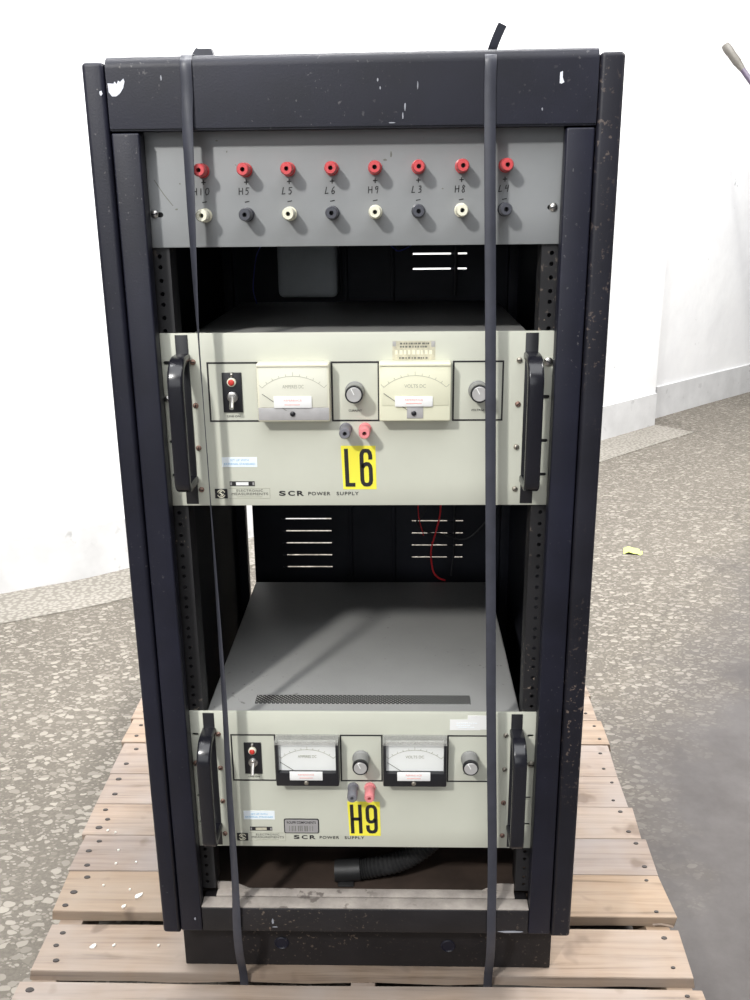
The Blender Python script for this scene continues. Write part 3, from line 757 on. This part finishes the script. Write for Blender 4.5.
    ribbon(bm, [(cx - .0024, cz + .0022), (cx + .0024, cz - .0022)], .0016, -.0009, -.0005)
    obj('emblem', bm, 'ivory', lg, label='pale round emblem')
    bm = bm_new()
    for a, b in (((-.1670, -.1985), (-.1140, -.1985)), ((-.1140, -.1985), (-.1140, -.2122)), ((-.1140, -.2122), (-.1670, -.2122))): ribbon(bm, [a, b], .0005, -.0002, .0001)
    mp = obj('maker_plate', bm, 'faint', t)
    text('maker_text', 'ELECTRONIC', -.1400, -.2028, .0030, 'print', mp, width=.034, align='CENTER', spacing=1.2)
    text('maker_text', 'MEASUREMENTS', -.1400, -.2075, .0033, 'print', mp, width=.047, align='CENTER', spacing=1.1)
    bm = bm_new(); ribbon(bm, [(-.157, -.2098), (-.124, -.2098)], .0007, -.0002, .0001); obj('small_print', bm, 'faint', mp)
    zs = -.1890 if six else -.1882
    bm = bm_new(); box(bm, -.1652, -.1330, -.0006, .0001, zs - .0062, zs); sr = obj('serial_plate', bm, 'line', t)
    bm = bm_new(); box(bm, -.1570, -.1410, -.0009, -.0004, zs - .0052, zs - .0010); obj('serial_window', bm, 'white' if six else 'tag_tan', sr)
    for x in (-.1650, -.1362):
        bm = bm_new(); box(bm, x + .0004, x + .0026, -.0009, -.0004, zs - .0050, zs - .0012); obj('plate_end', bm, 'tag_alu', sr)
    bm = bm_new(); box(bm, -.1735, -.1285, -.0004, .0001, -.1700 if six else -.1755, -.1570 if six else -.1612); bl = obj('calibration_sticker', bm, 'bluewhite', t, label='pale blue and white sticker')
    zb = -.1700 if six else -.1755
    text('sticker_text', 'SET UP WITH', -.1510, zb + .0078, .0026, 'blue_ink', bl, width=.024, y=-.0004, align='CENTER'); text('sticker_text', 'EXTERNAL STANDARD', -.1510, zb + .0028, .0027, 'blue_ink', bl, width=.040, y=-.0004, align='CENTER', bold=.01)
    if six:
        bm = bm_new(); box(bm, .0445, .0970, -.0004, .0001, -.0345, -.0110); tg = obj('asset_tag', bm, 'tag_tan', t, label='worn tan foil tag above the right meter')
        for k, (z, w, mt) in enumerate(((-.0142, .034, 'print'), (-.0180, .034, 'print'), (-.0318, .036, 'print'))):
            bm = bm_new(); xx = .0708 - w / 2
            while xx < .0708 + w / 2:
                q = random.uniform(.0012, .0034); box(bm, xx, xx + q, -.0006, -.0003, z - .0011, z + .0011); xx += q + random.uniform(.0006, .0018)
            obj('worn_print', bm, mt, tg)
        bm = bm_new()
        for k in range(9): box(bm, .0480 + .0052 * k, .0480 + .0052 * k + random.uniform(.0022, .0040), -.0006, -.0003, -.0275, -.0222)
        obj('embossed_marks', bm, 'ivory', tg)
        bm = bm_new(); box(bm, .0447, .0490, -.0006, -.0003, -.0175, -.0115, .0002); obj('tag_corner', bm, 'window_grey', tg)
        bm = bm_new(); box(bm, .0920, .0968, -.0006, -.0003, -.0185, -.0115, .0002); obj('tag_corner', bm, 'window_grey', tg)
    else:
        bm = bm_new(); sweep(bm, [(-.0902, .0001, -.1862), (-.0902, -.0007, -.1862)], rrect(.0248, .0510, .003, 4), up=(0, 0, 1)); tg = obj('asset_tag', bm, 'line', t, label='black-edged grey metal asset tag')
        bm = bm_new(); sweep(bm, [(-.0902, -.0005, -.1862), (-.0902, -.0011, -.1862)], rrect(.0218, .0480, .002, 4), up=(0, 0, 1)); pl = obj('tag_plate', bm, 'tag_alu', tg)
        text('tag_text', 'ROLIPR COMPONENTS', -.0902, -.1818, .0040, 'line', pl, width=.042, y=-.0011, align='CENTER', bold=.01)
        bm = bm_new(); xx = -.108
        while xx < -.072:
            q = random.choice((.0006, .0010, .0014)); box(bm, xx, xx + q, -.0014, -.0010, -.1945, -.1855); xx += q + random.choice((.0016, .0024, .0032))
        obj('bar_code', bm, 'print', pl)
        bm = bm_new(); box(bm, .1220, .1640, -.0004, .0001, -.0275, -.0110); box(bm, .1465, .1760, -.0005, .0001, -.0265, -.0045); pp = obj('paper_label', bm, 'white', t, label='white paper label at the upper right')
        for k, (xa, xb, z) in enumerate(((.131, .158, -.0165), (.131, .150, -.0200), (.134, .156, -.0232))):
            bm = bm_new(); xx = xa
            while xx < xb:
                q = random.uniform(.001, .003); ribbon(bm, [(xx, z), (xx + q, z + .0002)], .0009, -.0008, -.0004); xx += q + .0009
            obj('faded_writing', bm, 'bluewhite', pp)
    return t
make_supply('L6', .5229)
make_supply('H9', 0.)

# ------------------------------------------------------------------ straps
def strap(label, front, twist, name='packing_strap'):
    t = thing(name, label, 'strap', (front[0][0], -.02, Z_PALLET + .03), 'black packing straps round the rack')
    o = Vector(t.location)
    x0 = front[0][0]
    ztop = ZT + .0022
    over = [(x0, .640, -.49), (x0, .6265, -.40), (x0, .6235, .0), (x0, .6230, .60), (x0, .6225, .800), (x0, .6170, .8195), (x0, .600, ztop), (x0, .30, ztop), (x0, .05, ztop + .0006), (x0, .012, ztop + .0004), (x0, -.012, ztop - .0010), (x0, -.021, ztop - .0055), (x0, -.0268, ztop - .014)]
    pth = over + front
    tw = [0] * len(over) + twist
    P = smooth_path(pth, 6); T = []
    for i in range(len(pth) - 1):
        for k in range(6): T.append(tw[i] + (tw[i + 1] - tw[i]) * k / 6)
    T.append(tw[-1])
    bm = bm_new(); sweep(bm, [p - o for p in P], rrect(.0130, .0009, .0004, 1), up=(1, 0, 0), twist=T)
    obj('band', bm, 'strap', t, ang=50)
    return t, o
d = math.radians
sl, o = strap('black packing strap over the left side of the rack front, twisted edge-on in the middle',
      [(-.1820, -.0268, .790), (-.1838, -.0285, .7527), (-.1858, -.031, .6284), (-.1863, -.032, .5248), (-.1856, -.032, .4338), (-.1849, -.032, .3185), (-.1840, -.031, .0508), (-.1857, -.030, -.1053), (-.1861, -.0285, -.256), (-.1882, -.0270, -.345), (-.1890, -.018, -.400), (-.1900, .0055, -.463), (-.1900, .0080, -.52)],
      [0, d(8), d(45), d(72), d(78), d(76), d(50), d(38), d(28), d(10), d(5), 0, 0])
bm = bm_new()
b0 = Vector((-.1720, .030, ZT + .0005)) - o
box(bm, b0.x - .013, b0.x + .013, b0.y - .010, b0.y + .010, b0.z, b0.z + .0048, .0015)
prism(bm, [(b0.x - .0135, b0.z + .0045), (b0.x - .0070, b0.z + .0130), (b0.x - .0040, b0.z + .0118), (b0.x + .0105, b0.z + .0118), (b0.x + .0125, b0.z + .0045)], b0.y - .007, b0.y + .008)
obj('buckle', bm, 'strap', sl, label='folded buckle on top')
sr, o = strap('flat black packing strap over the right side of the rack, loose end on top',
      [(.1537, -.0266, .790), (.1545, -.0270, .7527), (.1566, -.0285, .6746), (.1610, -.029, .5279), (.1667, -.029, .3168), (.1749, -.029, .0355), (.1830, -.029, -.200), (.1852, -.0275, -.320), (.1858, -.0268, -.352), (.1864, -.018, -.400), (.1868, .0055, -.463), (.1868, .0080, -.52)],
      [0] * 12)
bm = bm_new()
tp = [Vector(p) - o for p in ((.1570, .075, ZT + .0035), (.1585, .055, ZT + .0045), (.1605, .040, ZT + .0080), (.1640, .034, ZT + .0180), (.1712, .030, .8650))]
sweep(bm, smooth_path(tp, 5), rrect(.0105, .0009, .0004, 1), up=(1, .0, -.25))
obj('loose_end', bm, 'strap', sr)

# ------------------------------------------------------------------ cables and hose inside the rack
def wire(name, label, pts, r, mat):
    o = Vector(pts[0]); bm = bm_new(); sweep(bm, [Vector(p) - o for p in smooth_path(pts, 6)], circ(r, 8)); w = obj(name, bm, mat, None, o)
    return tag(w, label, 'wire')
wire('red_wire', 'thick red wire hanging in front of the right back slots', [(.132, .515, .290), (.1295, .520, .135), (.1215, .520, .085), (.1120, .520, .045), (.1155, .520, .005), (.1255, .512, -.0080), (.138, .50, -.0085)], .0017, 'red_wire')
wire('red_wire', 'thin dark red wire near the left end of the right back slots', [(.086, .525, .29), (.0870, .525, .134), (.0905, .525, .100), (.098, .525, .072)], .0010, 'red_wire')
wire('black_wire', 'black wire looping across the right back slots', [(.108, .53, .29), (.1030, .53, .134), (.0850, .53, .098), (.1080, .53, .076), (.130, .53, .074), (.1760, .53, .063), (.2127, .53, .095), (.235, .53, .13)], .0019, 'black_wire')
wire('black_wire', 'second black wire dropping behind the right back slots', [(.155, .56, .29), (.158, .56, .10), (.158, .56, .03), (.152, .55, -.02)], .0019, 'black_wire')
wire('blue_wire', 'blue wire curling under the binding post panel near the middle', [(.020, .46, .68), (.0340, .46, .618), (.0415, .46, .604), (.0560, .46, .598), (.085, .46, .62), (.10, .46, .68)], .0013, 'blue_wire')
wire('blue_wire', 'blue wire hanging behind the binding post panel at the left', [(-.165, .46, .68), (-.1745, .46, .616), (-.1860, .46, .590), (-.1935, .46, .540), (-.188, .455, .5135)], .0010, 'blue_wire')
wire('black_wire', 'black wire standing across the upper right back slots', [(.153, .56, .70), (.1535, .56, .60), (.1530, .56, .515)], .0030, 'black_wire')
hose = thing('hose', 'thick ribbed black hose with a grey end lying under the lower power supply', 'hose', (0, .08, -.34))
hp = smooth_path([(-.020, .080, -.3265), (.004, .080, -.3225), (.050, .081, -.3110), (.088, .085, -.2890), (.125, .100, -.2590), (.175, .16, -.2400), (.19, .26, -.2390)], 14)
ln = 0; prof = []
bm = bm_new(); rings = []
ho = Vector((0, .08, -.34))
P = [p - ho for p in hp]
for i, (p, n, b) in enumerate(frames(P)):
    rr = .0150 + (.0016 if i % 2 else -.0006)
    rings.append([bm.verts.new(p + n * rr * math.cos(2 * PI * k / 16) + b * rr * math.sin(2 * PI * k / 16)) for k in range(16)])
for A, B in zip(rings, rings[1:]):
    for k in range(16): bm.faces.new((A[k], A[(k + 1) % 16], B[(k + 1) % 16], B[k]))
bm.faces.new(rings[0][::-1]); bm.faces.new(rings[-1])
obj('tube', bm, 'hose', hose, ang=60)
bm = bm_new(); sweep(bm, [Vector(p) - ho for p in ((-.050, .080, -.3275), (-.032, .080, -.3270), (-.010, .080, -.3250))], circ(.0172, 18)); obj('end_sleeve', bm, 'hose_end', hose)
bm = bm_new(); box(bm, -.045 - ho.x, -.020, -.02, .02, ZB + .0085 - ho.z, -.3400 - ho.z, .002); obj('support_clip', bm, 'hose', hose)

# ------------------------------------------------------------------ loose bits and background
fl = [(-.4003, .1804, .0115, 'largest white flake on the pallet, left of the rack foot', 1.5), (-.4186, .1547, .0075, 'white flake just in front of the largest flake on the pallet', 1.1), (-.4434, .064, .0085, 'white flake alone on the second deck board, left of the plinth', 1.3)]
small = [(-.5067, .3572), (-.4905, .3514), (-.464, .2635), (-.4285, .2675), (-.4694, .2057), (-.4198, .1963), (-.3376, .0676), (-.41, .0666), (-.47, .30)]
def flake(x, y, s, asp):
    bm = bm_new(); n = 7; a0 = random.random() * 6
    top = []; bot = []
    for k in range(n):
        a = 2 * PI * k / n; rr = s / 2 * random.uniform(.65, 1.1); px, py = rr * asp * math.cos(a), rr * math.sin(a)
        ca, sa = math.cos(.9), math.sin(.9)
        top.append(bm.verts.new((px * ca - py * sa, px * sa + py * ca, .0022))); bot.append(bm.verts.new((px * ca - py * sa, px * sa + py * ca, 0)))
    bm.faces.new(top); bm.faces.new(bot[::-1])
    for k in range(n): bm.faces.new((top[(k + 1) % n], top[k], bot[k], bot[(k + 1) % n]))
    return obj('paint_flake', bm, 'flake', None, (x, y, Z_PALLET + .0004))
for x, y, s, lab, asp in fl: tag(flake(x, y, s, asp), lab, 'flake', 'white flakes on the pallet')
for x, y in small: tag(flake(x, y, random.uniform(.0030, .0046), 1.2), 'tiny white speck of debris on the left part of the pallet', 'flake', 'tiny white specks on the pallet')
bm = bm_new()
g = [[bm.verts.new((-.034 + .068 * i / 4 + .012 * j / 2, -.03 + .06 * j / 2 - .012 * i / 4, .001 + .006 * math.sin(i * 1.1) * (j != 1) + (.004 if (i + j) % 2 else 0))) for i in range(5)] for j in range(3)]
for j in range(2):
    for i in range(4): bm.faces.new((g[j][i], g[j][i + 1], g[j + 1][i + 1], g[j + 1][i]))
ps = obj('paper_scrap', bm, 'paper', None, (.932, 2.225, Z_FLOOR + .0005))
ps.modifiers.new('thickness', 'SOLIDIFY').thickness = .0008
tag(ps, 'small yellow-green paper scrap lying on the concrete floor right of the rack', 'paper')
# long pole leaning on the wall, its tip in the upper right
tip = Vector((1.882, 4.691, 1.507)); foot = Vector((3.30, 3.75, Z_FLOOR + .012))
dv = (foot - tip).normalized()
pole = thing('pole', 'thin grey-violet pole with a fitting on its tip against the white wall at upper right', 'pole', tuple(foot))
bm = bm_new(); sweep(bm, [tip + dv * .15 - foot, tip + dv * 1.0 - foot, Vector((0, 0, 0))], circ(.0150, 14)); obj('shaft', bm, 'pole', pole)
bm = bm_new()
prof = [(.0, .021), (.02, .025), (.05, .025), (.055, .0235), (.125, .0235), (.13, .021), (.155, .019), (.175, .0155)]
rings = []
fr = frames([tip + dv * a for a, _ in prof])
for (p, n, b), (_, r) in zip(fr, prof): rings.append([bm.verts.new(p - foot + n * r * math.cos(2 * PI * k / 14) + b * r * math.sin(2 * PI * k / 14)) for k in range(14)])
for A, B in zip(rings, rings[1:]):
    for k in range(14): bm.faces.new((A[k], A[(k + 1) % 14], B[(k + 1) % 14], B[k]))
bm.faces.new(rings[0][::-1]); bm.faces.new(rings[-1])
obj('tip_fitting', bm, 'pole_end', pole)

# ------------------------------------------------------------------ light
def area(name, loc, target, power, sx, sy=None, col=(1, 1, 1), shape='RECTANGLE'):
    L = bpy.data.lights.new(name, 'AREA'); L.energy = power; L.color = col
    L.shape = shape; L.size = sx
    if sy: L.size_y = sy
    o = bpy.data.objects.new(name, L); C.objects.link(o); o.location = loc
    o.rotation_euler = (Vector(target) - Vector(loc)).to_track_quat('-Z', 'Y').to_euler()
    return o
area('high_bay_lamp', (-1.75, -2.96, 2.88), (0, 0, .3), 140, .30, shape='DISK', col=(1, .985, .95))
area('ceiling_lights', (.2, -2.3, 4.5), (.2, -1.5, 0), 270, 5.0, 4.0, col=(.97, .985, 1))
area('front_fill_light', (-1.2, -5.6, 1.7), (0, 0, .3), 75, 4.0, 2.8, col=(.95, .975, 1))  # added soft fill behind the camera to brighten the front, not a real opening
area('side_bay_lamp', (2.7, .5, 3.1), (.55, .5, -.5), 200, 1.2, .8, col=(1, .97, .93))
k = area('wall_tube_lamp', (1.0, 2.15, 3.3), (.4, 3.1, .2), 350, 6.5, .5, col=(1, 1, 1))
k.rotation_euler = (Matrix.Rotation(math.radians(43), 4, 'Z') @ Matrix.Rotation(math.radians(30), 4, 'X')).to_euler()
w = bpy.data.worlds.new('world'); bpy.context.scene.world = w; w.use_nodes = True
bg = w.node_tree.nodes['Background']; bg.inputs['Color'].default_value = (.90, .95, 1.0, 1); bg.inputs['Strength'].default_value = .07

# ------------------------------------------------------------------ camera
cam = bpy.data.cameras.new('camera'); co = bpy.data.objects.new('camera', cam); C.objects.link(co)
r = Vector((0.99963221, 0.02515567, -0.01013121)); u = Vector((0.00211027, 0.30029437, 0.95384424)); f = Vector((-0.02703693, 0.9535148, -0.30013084))
m = Matrix((r, u, -f)).transposed().to_4x4(); m.translation = Vector((.05390826, -1.15122553, .67068312))
co.matrix_world = m
cam.sensor_fit = 'VERTICAL'; cam.sensor_height = 36; cam.lens = 36 * .937991; cam.clip_start = .05
sc = bpy.context.scene; sc.camera = co
sc.view_settings.view_transform = 'Standard'; sc.view_settings.look = 'None'; sc.view_settings.gamma = 1; sc.view_settings.exposure = 0
sc.view_settings.use_curve_mapping = False
